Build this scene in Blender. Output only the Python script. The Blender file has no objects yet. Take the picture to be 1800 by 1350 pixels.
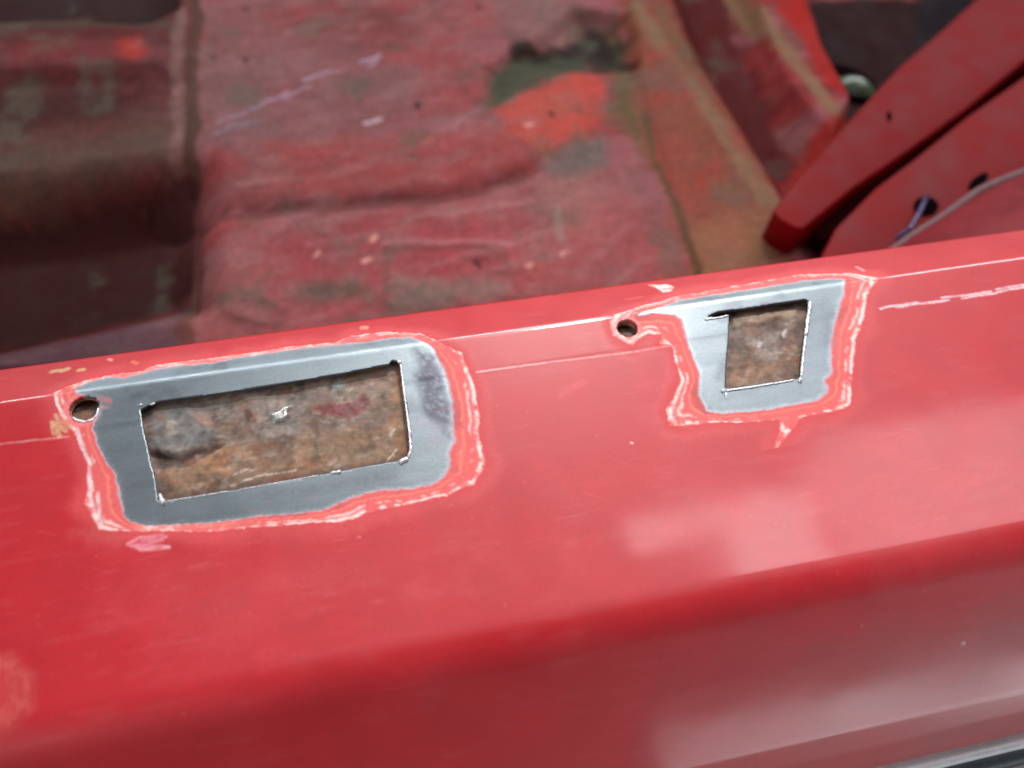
import bpy, bmesh, math, random
import numpy as np
from mathutils import Vector, Matrix

# ------------------------------------------------------------------ camera, light, exposure
sc = bpy.context.scene
FPX, W, H = 1560.0, 1800, 1350          # focal length in pixels of the 1800x1350 photograph
def unit(v):
    v = np.array(v, float); return v / np.linalg.norm(v)
_x = unit((9700, 1475, -1560)); _n = np.array((0, 0.5, 0.866)); _n = unit(_n - _n.dot(_x) * _x)
R = np.array([_x, np.cross(_n, _x), _n]).T          # world -> camera
CAM = -0.312 * (R.T @ np.array((0, 0, -1.0)))
cam = bpy.data.cameras.new('camera'); cam.sensor_width = 36; cam.lens = 36 * FPX / W
cam.clip_start = 0.01; cam.clip_end = 50
cam.dof.use_dof = True; cam.dof.focus_distance = 0.315; cam.dof.aperture_fstop = 5.6
cam_o = bpy.data.objects.new('camera', cam); sc.collection.objects.link(cam_o)
M = Matrix([list(r) for r in R.T]).to_4x4(); M.translation = Vector(CAM); cam_o.matrix_world = M
sc.camera = cam_o

wd = bpy.data.worlds.new('World'); sc.world = wd; wd.use_nodes = True
nt = wd.node_tree; nt.nodes.clear()
out = nt.nodes.new('ShaderNodeOutputWorld'); bg = nt.nodes.new('ShaderNodeBackground')
tc = nt.nodes.new('ShaderNodeTexCoord'); sx = nt.nodes.new('ShaderNodeSeparateXYZ')
rp = nt.nodes.new('ShaderNodeValToRGB')
nt.links.new(tc.outputs['Generated'], sx.inputs[0]); nt.links.new(sx.outputs['Z'], rp.inputs[0])
nt.links.new(rp.outputs[0], bg.inputs[0]); nt.links.new(bg.outputs[0], out.inputs[0])
e = rp.color_ramp.elements                           # a dim garage: pale walls, darker roof
e[0].position = 0.0; e[0].color = (.12, .115, .12, 1)
e[1].position = 1.0; e[1].color = (.20, .20, .22, 1)
q = e.new(.30); q.color = (.17, .17, .19, 1)
q = e.new(.62); q.color = (.20, .20, .225, 1)
bg.inputs[1].default_value = 0.85
# soft pinkish glow added overhead to lift the sill's main face
vd = nt.nodes.new('ShaderNodeVectorMath'); vd.operation = 'DOT_PRODUCT'; vd.inputs[1].default_value = tuple(unit((.24, .33, .92)))
mr = nt.nodes.new('ShaderNodeMapRange'); mr.interpolation_type = 'SMOOTHERSTEP'
nt.links.new(tc.outputs['Generated'], vd.inputs[0]); nt.links.new(vd.outputs['Value'], mr.inputs[0])
for i_, v_ in enumerate((.82, .995, 0.0, 1.0)): mr.inputs[i_ + 1].default_value = v_
mx_ = nt.nodes.new('ShaderNodeVectorMath'); mx_.operation = 'SCALE'; mx_.inputs[0].default_value = (.80, .70, .76)
ad_ = nt.nodes.new('ShaderNodeVectorMath'); ad_.operation = 'ADD'
nt.links.new(mr.outputs[0], mx_.inputs['Scale']); nt.links.new(rp.outputs[0], ad_.inputs[0]); nt.links.new(mx_.outputs[0], ad_.inputs[1])
nt.links.new(ad_.outputs[0], bg.inputs[0])

def area(name, loc, target, sx_, sy_, power, col, roll=0):
    l = bpy.data.lights.new(name, 'AREA'); l.shape = 'RECTANGLE'; l.size = sx_; l.size_y = sy_
    l.energy = power; l.color = col
    o = bpy.data.objects.new(name, l); sc.collection.objects.link(o)
    d = Vector(target) - Vector(loc)
    o.matrix_world = Matrix.Translation(loc) @ d.to_track_quat('-Z', 'Y').to_matrix().to_4x4() @ Matrix.Rotation(roll, 4, 'Z')
    return o
def spot(name, loc, target, power, col, deg, blend, r):
    l = bpy.data.lights.new(name, 'SPOT'); l.energy = power; l.color = col; l.spot_size = math.radians(deg); l.spot_blend = blend
    l.shadow_soft_size = r
    o = bpy.data.objects.new(name, l); sc.collection.objects.link(o)
    d = Vector(target) - Vector(loc)
    o.matrix_world = Matrix.Translation(loc) @ d.to_track_quat('-Z', 'Y').to_matrix().to_4x4(); return o
spot('key_spot', (.42, 1.12, 1.20), (.04, -.045, 0), 80, (1, .95, .91), 22, 1.0, .06)  # unseen key lamp; narrow cone keeps the floor and corners dim
# three roof windows of the garage, seen as pale shapes in the lacquer
def roof_window(name, x0, x1, y0, y1, radiance, col=(1, .93, .96), z=1.5):
    area(name, ((x0 + x1) / 2, (y0 + y1) / 2, z), ((x0 + x1) / 2, (y0 + y1) / 2, 0), x1 - x0, y1 - y0, radiance * math.pi * (x1 - x0) * (y1 - y0), col)
area('side_doorway', (.15, -1.9, -.36), (.05, -.1, -.05), .28, .16, .8, (1, .95, .93))
roof_window('roof_window', .62, .86, .12, .44, 5.2)
roof_window('roof_window', .44, .88, .38, .46, 4.4)
roof_window('roof_window', .90, 2.7, .10, .56, 3.0)
area('lower_face_fill', (-1.75, -1.15, 1.25), (0, -.1, -.05), .4, .3, 18, (1, .95, .92))  # unseen fill added on the outer side to brighten the lower face
area('ridge_light_strip', (.30, 1.25, .86), (.05, .02, 0), 2.4, .07, 22, (.96, .97, 1))  # unseen strip added to draw the bright line along the ridge
area('open_doorway', (1.38, -1.9, -.27), (.25, -.1, -.05), 1.9, .36, 9, (.92, .96, 1))
sc.view_settings.view_transform = 'Standard'; sc.view_settings.look = 'None'
sc.view_settings.exposure = -0.06; sc.view_settings.gamma = 1.0
sc.view_settings.use_curve_mapping = False

# ------------------------------------------------------------------ measuring helpers
def ray(px, py):
    return R.T @ np.array(((px - 900) / FPX, (675 - py) / FPX, -1.0))
def at(px, py, z):                                    # point of the level z seen at a photo pixel
    d = ray(px, py); return CAM + d * ((z - CAM[2]) / d[2])
def hsh(ix, iy, seed):
    h = (ix.astype(np.int64) * 374761393 + iy.astype(np.int64) * 668265263 + seed * 1442695041) & 0xffffffff
    h = ((h ^ (h >> 13)) * 1274126177) & 0xffffffff
    return ((h ^ (h >> 16)) & 0xffff) / 65535.0
def vnoise(x, y, seed=0):
    x0 = np.floor(x); y0 = np.floor(y); fx = x - x0; fy = y - y0
    fx = fx * fx * (3 - 2 * fx); fy = fy * fy * (3 - 2 * fy)
    a = hsh(x0, y0, seed); b = hsh(x0 + 1, y0, seed); c = hsh(x0, y0 + 1, seed); d = hsh(x0 + 1, y0 + 1, seed)
    return (a + (b - a) * fx) * (1 - fy) + (c + (d - c) * fx) * fy
def fbm(x, y, size, octaves=4, seed=0):               # -1 .. 1
    s = 0; amp = 1; tot = 0; k = 1.0 / size
    for i in range(octaves):
        s = s + amp * vnoise(x * k + 17.3 * i, y * k - 9.1 * i, seed + i * 7); tot += amp; amp *= .55; k *= 2.03
    return 2 * s / tot - 1
def sdf(x, y, poly):                                  # signed distance, negative inside
    p = np.array(poly, float); m = len(p)
    d2 = np.full(x.shape, 1e9); inside = np.zeros(x.shape, bool)
    for i in range(m):
        ax, ay = p[i]; bx, by = p[(i + 1) % m]; ex, ey = bx - ax, by - ay
        t = np.clip(((x - ax) * ex + (y - ay) * ey) / (ex * ex + ey * ey + 1e-12), 0, 1)
        d2 = np.minimum(d2, (x - ax - t * ex) ** 2 + (y - ay - t * ey) ** 2)
        if abs(ey) > 1e-12:
            inside ^= ((ay > y) != (by > y)) & (x < (y - ay) * ex / ey + ax)
    d = np.sqrt(d2); return np.where(inside, -d, d)
def line_d(x, y, pts):                                # distance to an open polyline
    d2 = np.full(x.shape, 1e9); p = np.array(pts, float)
    for (ax, ay), (bx, by) in zip(p[:-1], p[1:]):
        ex, ey = bx - ax, by - ay
        t = np.clip(((x - ax) * ex + (y - ay) * ey) / (ex * ex + ey * ey + 1e-12), 0, 1)
        d2 = np.minimum(d2, (x - ax - t * ex) ** 2 + (y - ay - t * ey) ** 2)
    return np.sqrt(d2)
def sstep(a, b, v):
    t = np.clip((v - a) / (b - a), 0, 1); return t * t * (3 - 2 * t)
def lay(col, c, m):                                   # lay a coat of pigment c where m = 1
    m = np.clip(m, 0, 1)[..., None]; return col * (1 - m) + np.array(c) * m
def S(r, g, b):                                       # 0-255 sRGB -> linear
    f = lambda v: (v / 255) / 12.92 if v <= 10 else (((v / 255) + .055) / 1.055) ** 2.4
    return (f(r), f(g), f(b))

# ------------------------------------------------------------------ object helpers
def tag(o, label=None, cat=None, kind=None, group=None):
    if label: o['label'] = label
    if cat: o['category'] = cat
    if kind: o['kind'] = kind
    if group: o['group'] = group
    return o
def link(name, me, mat, parent=None):
    o = bpy.data.objects.new(name, me); sc.collection.objects.link(o)
    me.materials.clear(); me.materials.append(mat)
    if parent: o.parent = parent
    return o
def grid_mesh(name, X, Y, Z, keep=None, attrs=None, smooth=True):
    ny, nx = X.shape
    co = np.stack([X, Y, Z], -1).reshape(-1, 3)
    idx = np.arange(ny * nx).reshape(ny, nx)
    q = np.stack([idx[:-1, :-1], idx[:-1, 1:], idx[1:, 1:], idx[1:, :-1]], -1).reshape(-1, 4)
    if keep is not None: q = q[keep.reshape(-1)]
    me = bpy.data.meshes.new(name)
    me.vertices.add(len(co)); me.vertices.foreach_set('co', co.astype(np.float32).ravel())
    me.loops.add(q.size); me.loops.foreach_set('vertex_index', q.ravel().astype(np.int32))
    me.polygons.add(len(q)); me.polygons.foreach_set('loop_start', np.arange(0, q.size, 4, dtype=np.int32))
    me.polygons.foreach_set('use_smooth', np.full(len(q), smooth))
    me.update(calc_edges=True)
    for k, v in (attrs or {}).items():
        if v.ndim == 3:
            a = me.attributes.new(k, 'FLOAT_COLOR', 'POINT')
            c = np.concatenate([v, np.ones(v.shape[:2] + (1,))], -1)
            a.data.foreach_set('color', c.astype(np.float32).ravel())
        else:
            a = me.attributes.new(k, 'FLOAT', 'POINT'); a.data.foreach_set('value', v.astype(np.float32).ravel())
    return me
def bm_mesh(name, bm, smooth=True):
    me = bpy.data.meshes.new(name); bm.normal_update(); bm.to_mesh(me); bm.free()
    for p in me.polygons: p.use_smooth = smooth
    return me
def rim(me, loops_ok, depth, steps=1, inset=0.0):
    """turn the open edges of a cut-out down by the thickness of the sheet"""
    bm = bmesh.new(); bm.from_mesh(me)
    bm.verts.ensure_lookup_table()
    loose = [v for v in bm.verts if not v.link_faces]
    bmesh.ops.delete(bm, geom=loose, context='VERTS')
    es = [e_ for e_ in bm.edges if e_.is_boundary and loops_ok(e_)]
    g = bmesh.ops.extrude_edge_only(bm, edges=es)
    vs = [v for v in g['geom'] if isinstance(v, bmesh.types.BMVert)]
    fs = [f for f in g['geom'] if isinstance(f, bmesh.types.BMFace)]
    for v in vs: v.co.z -= depth
    for f in fs: f.smooth = False
    bm.to_mesh(me); bm.free()

# ------------------------------------------------------------------ materials
def mat(name):
    m = bpy.data.materials.new(name); m.use_nodes = True
    return m, m.node_tree, m.node_tree.nodes['Principled BSDF']
def nd(t, typ, **kw):
    n = t.nodes.new(typ)
    for k, v in kw.items(): setattr(n, k, v)
    return n
def noise_node(t, scale, detail=4, coords='Object', vec_scale=None):
    c = nd(t, 'ShaderNodeTexCoord'); n = nd(t, 'ShaderNodeTexNoise'); n.inputs['Scale'].default_value = scale
    n.inputs['Detail'].default_value = detail
    if vec_scale:
        mp = nd(t, 'ShaderNodeMapping'); mp.inputs['Scale'].default_value = vec_scale
        mp.inputs['Rotation'].default_value = (0, 0, math.radians(0))
        t.links.new(c.outputs[coords], mp.inputs[0]); t.links.new(mp.outputs[0], n.inputs['Vector'])
    else: t.links.new(c.outputs[coords], n.inputs['Vector'])
    return n
def mrange(t, src, a, b, c, d):
    n = nd(t, 'ShaderNodeMapRange'); t.links.new(src, n.inputs[0])
    for i, v in enumerate((a, b, c, d)): n.inputs[i + 1].default_value = v
    return n.outputs[0]
def mth(t, op, a, b):
    n = nd(t, 'ShaderNodeMath', operation=op)
    for i, v in enumerate((a, b)):
        if isinstance(v, (int, float)): n.inputs[i].default_value = v
        else: t.links.new(v, n.inputs[i])
    return n.outputs[0]
def mulcol(t, col, fac):
    m = nd(t, 'ShaderNodeVectorMath', operation='SCALE'); t.links.new(col, m.inputs[0]); t.links.new(fac, m.inputs['Scale'])
    return m.outputs[0]

def painted_steel():                                  # the sill: paint, feathered coats and bare steel in one skin
    m, t, b = mat('sill_paint_and_steel')
    pg = nd(t, 'ShaderNodeAttribute', attribute_name='pigment')
    ba = nd(t, 'ShaderNodeAttribute', attribute_name='bare')
    ma = nd(t, 'ShaderNodeAttribute', attribute_name='matte')
    fine = noise_node(t, 900, 3); mid = noise_node(t, 60, 5)
    brush = noise_node(t, 1, 4, vec_scale=(260, 2600, 900))
    dust = noise_node(t, 26, 6)
    v = mth(t, 'MULTIPLY', mrange(t, fine.outputs[0], .3, .7, .93, 1.07), mrange(t, mid.outputs[0], .3, .7, .94, 1.06))
    vb = mth(t, 'ADD', mth(t, 'MULTIPLY', mth(t, 'SUBTRACT', brush.outputs[0], .5), mth(t, 'MULTIPLY', ba.outputs['Fac'], .20)), v)
    t.links.new(mulcol(t, pg.outputs['Color'], vb), b.inputs['Base Color'])
    t.links.new(mth(t, 'MULTIPLY', ba.outputs['Fac'], .88), b.inputs['Metallic'])
    r = mth(t, 'ADD', mth(t, 'MULTIPLY', ma.outputs['Fac'], .30), mth(t, 'SUBTRACT', mrange(t, dust.outputs[0], .3, .7, .34, .46), mth(t, 'MULTIPLY', ba.outputs['Fac'], .05)))
    t.links.new(r, b.inputs['Roughness'])
    cw = mth(t, 'MULTIPLY', mth(t, 'SUBTRACT', 1.0, ba.outputs['Fac']), mth(t, 'SUBTRACT', 1.0, ma.outputs['Fac']))
    t.links.new(cw, b.inputs['Coat Weight'])
    t.links.new(mrange(t, dust.outputs[0], .35, .7, .07, .14), b.inputs['Coat Roughness'])
    bp = nd(t, 'ShaderNodeBump'); bp.inputs['Strength'].default_value = .18; bp.inputs['Distance'].default_value = .0004
    h = mth(t, 'ADD', mth(t, 'MULTIPLY', brush.outputs[0], mth(t, 'MULTIPLY', ba.outputs['Fac'], .25)), mth(t, 'MULTIPLY', fine.outputs[0], .12))
    t.links.new(h, bp.inputs['Height']); t.links.new(bp.outputs[0], b.inputs['Normal'])
    return m
def rusty():
    m, t, b = mat('rust_scale')
    pg = nd(t, 'ShaderNodeAttribute', attribute_name='pigment'); gl = nd(t, 'ShaderNodeAttribute', attribute_name='bare')
    f = noise_node(t, 520, 4); g = noise_node(t, 150, 6)
    v = mth(t, 'MULTIPLY', mrange(t, f.outputs[0], .3, .7, .84, 1.16), mrange(t, g.outputs[0], .3, .7, .75, 1.2))
    t.links.new(mulcol(t, pg.outputs['Color'], v), b.inputs['Base Color'])
    t.links.new(mrange(t, gl.outputs['Fac'], 0, 1, .68, .22), b.inputs['Roughness'])
    t.links.new(mth(t, 'MULTIPLY', gl.outputs['Fac'], .7), b.inputs['Metallic'])
    bp = nd(t, 'ShaderNodeBump'); bp.inputs['Strength'].default_value = .4; bp.inputs['Distance'].default_value = .0005
    t.links.new(mth(t, 'ADD', f.outputs[0], g.outputs[0]), bp.inputs['Height']); t.links.new(bp.outputs[0], b.inputs['Normal'])
    return m
def floor_paint():
    m, t, b = mat('worn_floor_paint'); b.inputs['Specular IOR Level'].default_value = .12
    pg = nd(t, 'ShaderNodeAttribute', attribute_name='pigment'); ma = nd(t, 'ShaderNodeAttribute', attribute_name='matte')
    f = noise_node(t, 260, 5); g = noise_node(t, 50, 5); st = noise_node(t, 1, 4, vec_scale=(40, 300, 100))
    v = mth(t, 'MULTIPLY', mrange(t, f.outputs[0], .3, .7, .85, 1.15), mrange(t, g.outputs[0], .3, .7, .88, 1.12))
    v = mth(t, 'MULTIPLY', v, mrange(t, st.outputs[0], .3, .7, .93, 1.07))
    t.links.new(mulcol(t, pg.outputs['Color'], v), b.inputs['Base Color'])
    t.links.new(mth(t, 'ADD', mrange(t, g.outputs[0], .3, .7, .5, .7), mth(t, 'MULTIPLY', ma.outputs['Fac'], .35)), b.inputs['Roughness'])
    bp = nd(t, 'ShaderNodeBump'); bp.inputs['Strength'].default_value = .25; bp.inputs['Distance'].default_value = .0008
    t.links.new(mth(t, 'ADD', f.outputs[0], g.outputs[0]), bp.inputs['Height']); t.links.new(bp.outputs[0], b.inputs['Normal'])
    return m
def plain(name, col, rough, metal=0, coat=0, var=.15, scale=120, bump=.15, trans=0, spec=.5):
    m, t, b = mat(name); b.inputs['Specular IOR Level'].default_value = spec
    n = noise_node(t, scale, 5)
    c = nd(t, 'ShaderNodeRGB'); c.outputs[0].default_value = (*col, 1)
    t.links.new(mulcol(t, c.outputs[0], mrange(t, n.outputs[0], .3, .7, 1 - var, 1 + var)), b.inputs['Base Color'])
    t.links.new(mrange(t, n.outputs[0], .3, .7, rough * .85, rough * 1.15), b.inputs['Roughness'])
    b.inputs['Metallic'].default_value = metal; b.inputs['Coat Weight'].default_value = coat
    b.inputs['Transmission Weight'].default_value = trans
    bp = nd(t, 'ShaderNodeBump'); bp.inputs['Strength'].default_value = bump; bp.inputs['Distance'].default_value = .0005
    t.links.new(n.outputs[0], bp.inputs['Height']); t.links.new(bp.outputs[0], b.inputs['Normal'])
    return m
M_SILL = painted_steel(); M_RUST = rusty(); M_FLOOR = floor_paint()
M_BURR = plain('bright_cut_steel', (.88, .90, .92), .30, .45, scale=900, bump=.4)
M_RUBBER = plain('black_rubber', (.035, .045, .05), .42, scale=300)
M_CHROME = plain('satin_metal', (.62, .66, .68), .5, .2, scale=200, var=.1)
M_GREEN = plain('cloudy_green_plastic', (.10, .15, .09), .12, coat=1, scale=200)
M_BLUE = plain('blue_sheathing', (.03, .03, .13), .3, coat=.5, scale=200)
M_GARAGE = plain('pale_concrete', (.42, .43, .42), .7, scale=40, var=.25)
M_DARK = plain('dark_void', (.006, .003, .0035), .8, spec=0)
M_TUBE = plain('rusty_collar', (.20, .10, .055), .5, .4, scale=600, var=.4, bump=.6)

# ------------------------------------------------------------------ setting
Z_FLOOR = -0.13
g = grid_mesh('ground', *np.meshgrid(np.linspace(-4, 4, 9), np.linspace(-5, 3, 9)), np.full((9, 9), -0.42))
tag(link('ground', g, M_GARAGE), kind='structure')

body = bpy.data.objects.new('car_body', None); sc.collection.objects.link(body)
body.location = (0, 0, 0)
tag(body, 'red car body with two rust holes cut out of its door sill', 'car body')

# ------------------------------------------------------------------ sill profile (Y, Z)
def arc(cy, cz, r, a0, a1, n):
    return [(cy + r * math.sin(math.radians(a)), cz + r * math.cos(math.radians(a))) for a in np.linspace(a0, a1, n)]
# ridge: main face (level) rolls into a flange that falls 20 degrees inwards; then the edge turns down
ra = 20; r1 = .0075; y1 = .0210
prof = []
r2 = .0018
fl0 = arc(y1, -r1, r1, 0, ra, 7)                     # main face -> flange
L = .0172
fy, fz = fl0[-1][0] + L * math.cos(math.radians(ra)), fl0[-1][1] - L * math.sin(math.radians(ra))
cy, cz = fy - r2 * math.sin(math.radians(ra)), fz - r2 * math.cos(math.radians(ra))
edge = arc(cy, cz, r2, ra, 92, 8)
prof = [(edge[-1][0], Z_FLOOR - .004)] + [(edge[-1][0], edge[-1][1] - .02)] + edge[::-1] + fl0[::-1]
yf, r3, fa = -.080, .020, 48                          # the long soft fold
prof += [(y1 - .012, 0.0), (.0078, 0.0), (.0068, -.00005), (.0058, -.00006), (-.03, -.0002), (yf, -.0006)]
fold = [(yf + r3 * math.sin(math.radians(a)), -.0006 - r3 + r3 * math.cos(math.radians(a))) for a in np.linspace(-4, -fa, 14)]
prof += fold
dy, dz = -math.cos(math.radians(fa)), -math.sin(math.radians(fa))
p0 = fold[-1]
prof += [(p0[0] + dy * .020, p0[1] + dz * .020), (p0[0] + dy * .050, p0[1] + dz * .0510),
         (p0[0] + dy * .0507, p0[1] + dz * .0518), (p0[0] + dy * .060, p0[1] + dz * .0630), (p0[0] + dy * .067, p0[1] + dz * .074)]
lip = prof[-1]
prof += [(lip[0] - .0012, lip[1] - .0035), (lip[0] - .0002, lip[1] - .008), (lip[0] + .012, lip[1] - .012), (lip[0] + .05, lip[1] - .02)]
PR = np.array(prof)
PS = np.concatenate([[0], np.cumsum(np.hypot(*np.diff(PR, axis=0).T))])
s_of = lambda y: None
S_EDGE = PS[1]; 
def sill_at(px, py):
    """(x, s) on the sill seen at a photo pixel: s is measured along the profile, in metres"""
    d = ray(px, py); best = None
    for i in range(1, len(PR) - 1):
        (ya, za), (yb, zb) = PR[i], PR[i + 1]; ey, ez = yb - ya, zb - za
        den = d[1] * ez - d[2] * ey
        if abs(den) < 1e-12: continue
        t = ((ya - CAM[1]) * ez - (za - CAM[2]) * ey) / den
        u = ((ya - CAM[1]) * d[2] - (za - CAM[2]) * d[1]) / den
        if t > 0 and -1e-6 <= u <= 1 + 1e-6 and (best is None or t < best[0]):
            best = (t, CAM[0] + t * d[0], PS[i] + u * (PS[i + 1] - PS[i]))
    return (best[1] * 1000, best[2] * 1000) if best else None      # millimetres
def outline(pts): return [sill_at(*p) for p in pts if sill_at(*p)]

# outlines measured on the photograph, turned into millimetres on the sheet
BARE1 = outline([(133,682),(155,672),(191,663),(216,665),(259,653),(325,642),(371,638),(418,629),(510,616),(538,611),(603,606),(647,600),(684,594),(721,593),(740,599),(760,612),(771,633),(784,664),(793,702),(796,733),(798,777),(787,798),(790,820),(777,842),(753,854),(709,857),(647,864),(609,878),(578,892),(538,902),(460,907),(402,915),(309,921),(253,923),(228,915),(219,896),(212,871),(205,837),(184,803),(169,778),(166,753),(171,737),(176,722),(172,703),(150,694),(136,692)])
RING1 = outline([(95,690),(122,678),(153,667),(200,658),(253,650),(259,645),(309,637),(387,627),(458,618),(510,609),(591,602),(616,590),(678,583),(740,586),(765,597),(790,610),(812,621),(824,649),(837,686),(843,727),(844,777),(854,808),(849,829),(833,851),(790,873),(740,882),(678,893),(640,905),(622,914),(553,921),(460,927),(340,935),(247,934),(175,932),(163,912),(147,887),(149,868),(156,840),(150,803),(135,778),(128,759),(113,745),(104,728),(96,709)])
BARE2 = outline([(1122,553),(1150,543),(1194,528),(1260,518),(1350,504),(1410,494),(1465,489),(1485,491),(1482,509),(1476,539),(1465,566),(1458,590),(1459,620),(1461,650),(1449,668),(1453,689),(1437,704),(1395,711),(1350,720),(1260,726),(1242,722),(1230,695),(1231,662),(1218,626),(1206,590),(1201,562),(1185,552),(1150,550)])
RING2 = outline([(1077,590),(1072,569),(1080,552),(1104,545),(1140,535),(1194,519),(1260,509),(1350,492),(1410,482),(1485,480),(1545,486),(1525,518),(1519,560),(1506,596),(1501,650),(1496,712),(1470,724),(1410,736),(1350,740),(1260,744),(1200,751),(1179,749),(1170,722),(1185,692),(1197,668),(1188,638),(1182,608),(1158,605),(1161,590),(1140,588),(1119,599),(1110,611),(1089,597)])
SPIKE = outline([(1372,728),(1371,755),(1357,798),(1383,770),(1404,742),(1410,728)])
CUT1 = outline([(247,720),(262,712),(278,706),(400,689),(510,672),(603,656),(684,640),(690,633),(703,637),(709,680),(713,706),(717,733),(720,760),(723,788),(716,808),(675,814),(584,831),(510,845),(402,863),(300,881),(278,881),(272,840),(264,810),(259,784),(252,756)])
CUT2 = outline([(1243,556),(1262,548),(1300,543),(1416,526),(1423,530),(1420,560),(1414,590),(1410,625),(1407,661),(1401,667),(1340,675),(1275,683),(1276,650),(1279,615),(1281,590),(1282,556),(1262,558)])
def circle(px, py, r, k=28):
    cx, cs = sill_at(px, py); return [(cx + r * math.cos(2 * math.pi * i / k), cs + r * math.sin(2 * math.pi * i / k)) for i in range(k)]
HOLE1 = circle(148, 718, 4.8); HOLE2 = circle(1103, 577, 3.9)
CUTS = [CUT1, CUT2, HOLE1, HOLE2]

# ------------------------------------------------------------------ sill sheet
s_face0, s_face1 = S_EDGE, sill_at(900, 980)[1] / 1000
xs = np.concatenate([np.arange(-.42, -.2, .004), np.arange(-.2, .25, .00045), np.arange(.25, .62, .004)])
ss = np.concatenate([[0, .05, .09], np.arange(S_EDGE, s_face1, .00045), np.arange(s_face1, PS[-1], .0012), [PS[-1]]])
ss = ss[np.concatenate([[True], np.diff(ss) > 1e-6])]
GX, GS = np.meshgrid(xs, ss)
# sheet cells beside a cut-out are pulled onto its outline
x_mm, s_mm = GX * 1000, GS * 1000
for c in CUTS:
    c_ = np.array(c); lo = c_.min(0) - 3; hi = c_.max(0) + 3
    box = (x_mm > lo[0]) & (x_mm < hi[0]) & (s_mm > lo[1]) & (s_mm < hi[1])
    bx, bs = x_mm[box].copy(), s_mm[box].copy()
    for _ in range(2):
        d = sdf(bx, bs, c); gx = (sdf(bx + .02, bs, c) - d) / .02; gs = (sdf(bx, bs + .02, c) - d) / .02
        near = np.abs(d) < .24
        bx = np.where(near, bx - d * gx, bx); bs = np.where(near, bs - d * gs, bs)
    x_mm[box] = bx; s_mm[box] = bs
ctrx = (x_mm[:-1, :-1] + x_mm[1:, 1:] + x_mm[:-1, 1:] + x_mm[1:, :-1]) / 4
ctrs = (s_mm[:-1, :-1] + s_mm[1:, 1:] + s_mm[:-1, 1:] + s_mm[1:, :-1]) / 4
keep = np.ones(ctrx.shape, bool)
for c in CUTS:
    c_ = np.array(c); lo = c_.min(0) - 1; hi = c_.max(0) + 1
    box = (ctrx > lo[0]) & (ctrx < hi[0]) & (ctrs > lo[1]) & (ctrs < hi[1])
    k = keep[box]; k &= sdf(ctrx[box], ctrs[box], c) > 0; keep[box] = k
PY = np.interp(s_mm / 1000, PS, PR[:, 0]); PZ = np.interp(s_mm / 1000, PS, PR[:, 1])
# hand-beaten unevenness of the sheet, tenths of a millimetre
top = sstep(S_EDGE * 1000, S_EDGE * 1000 + 6, s_mm)
PZ = PZ + top * (fbm(x_mm, s_mm * 1.6, 90, 2, 3) * .00018 + fbm(x_mm, s_mm, 22, 2, 5) * .00003)

# --- pigment of the sheet
x, s = x_mm, s_mm
w1, w2 = fbm(x, s, 5, 4, 11), fbm(x, s, 5, 4, 23)
g1, g2 = fbm(x, s, 1.3, 3, 13), fbm(x, s, 1.3, 3, 27)
wx, ws = x + w1 * .7 + g1 * .28, s + w2 * .7 + g2 * .28
RED = np.array(S(182, 16, 27))
col = np.ones(x.shape + (3,)) * RED
col = lay(col, S(190, 28, 38), .5 + .5 * fbm(x, s, 60, 4, 31))
col = lay(col, S(206, 92, 96), .16 * sstep(.0, .6, fbm(x, s * 1.5, 38, 5, 43)) + .10 * sstep(.2, .6, fbm(x * .2, s, 3, 3, 47)))
bare = np.zeros(x.shape); matte = .14 * (.5 + .7 * fbm(x, s, 26, 5, 41))
fine = fbm(x, s, 1.6, 4, 51); stre = fbm(x * .25, s * 1.6, 4, 4, 61)
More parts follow.
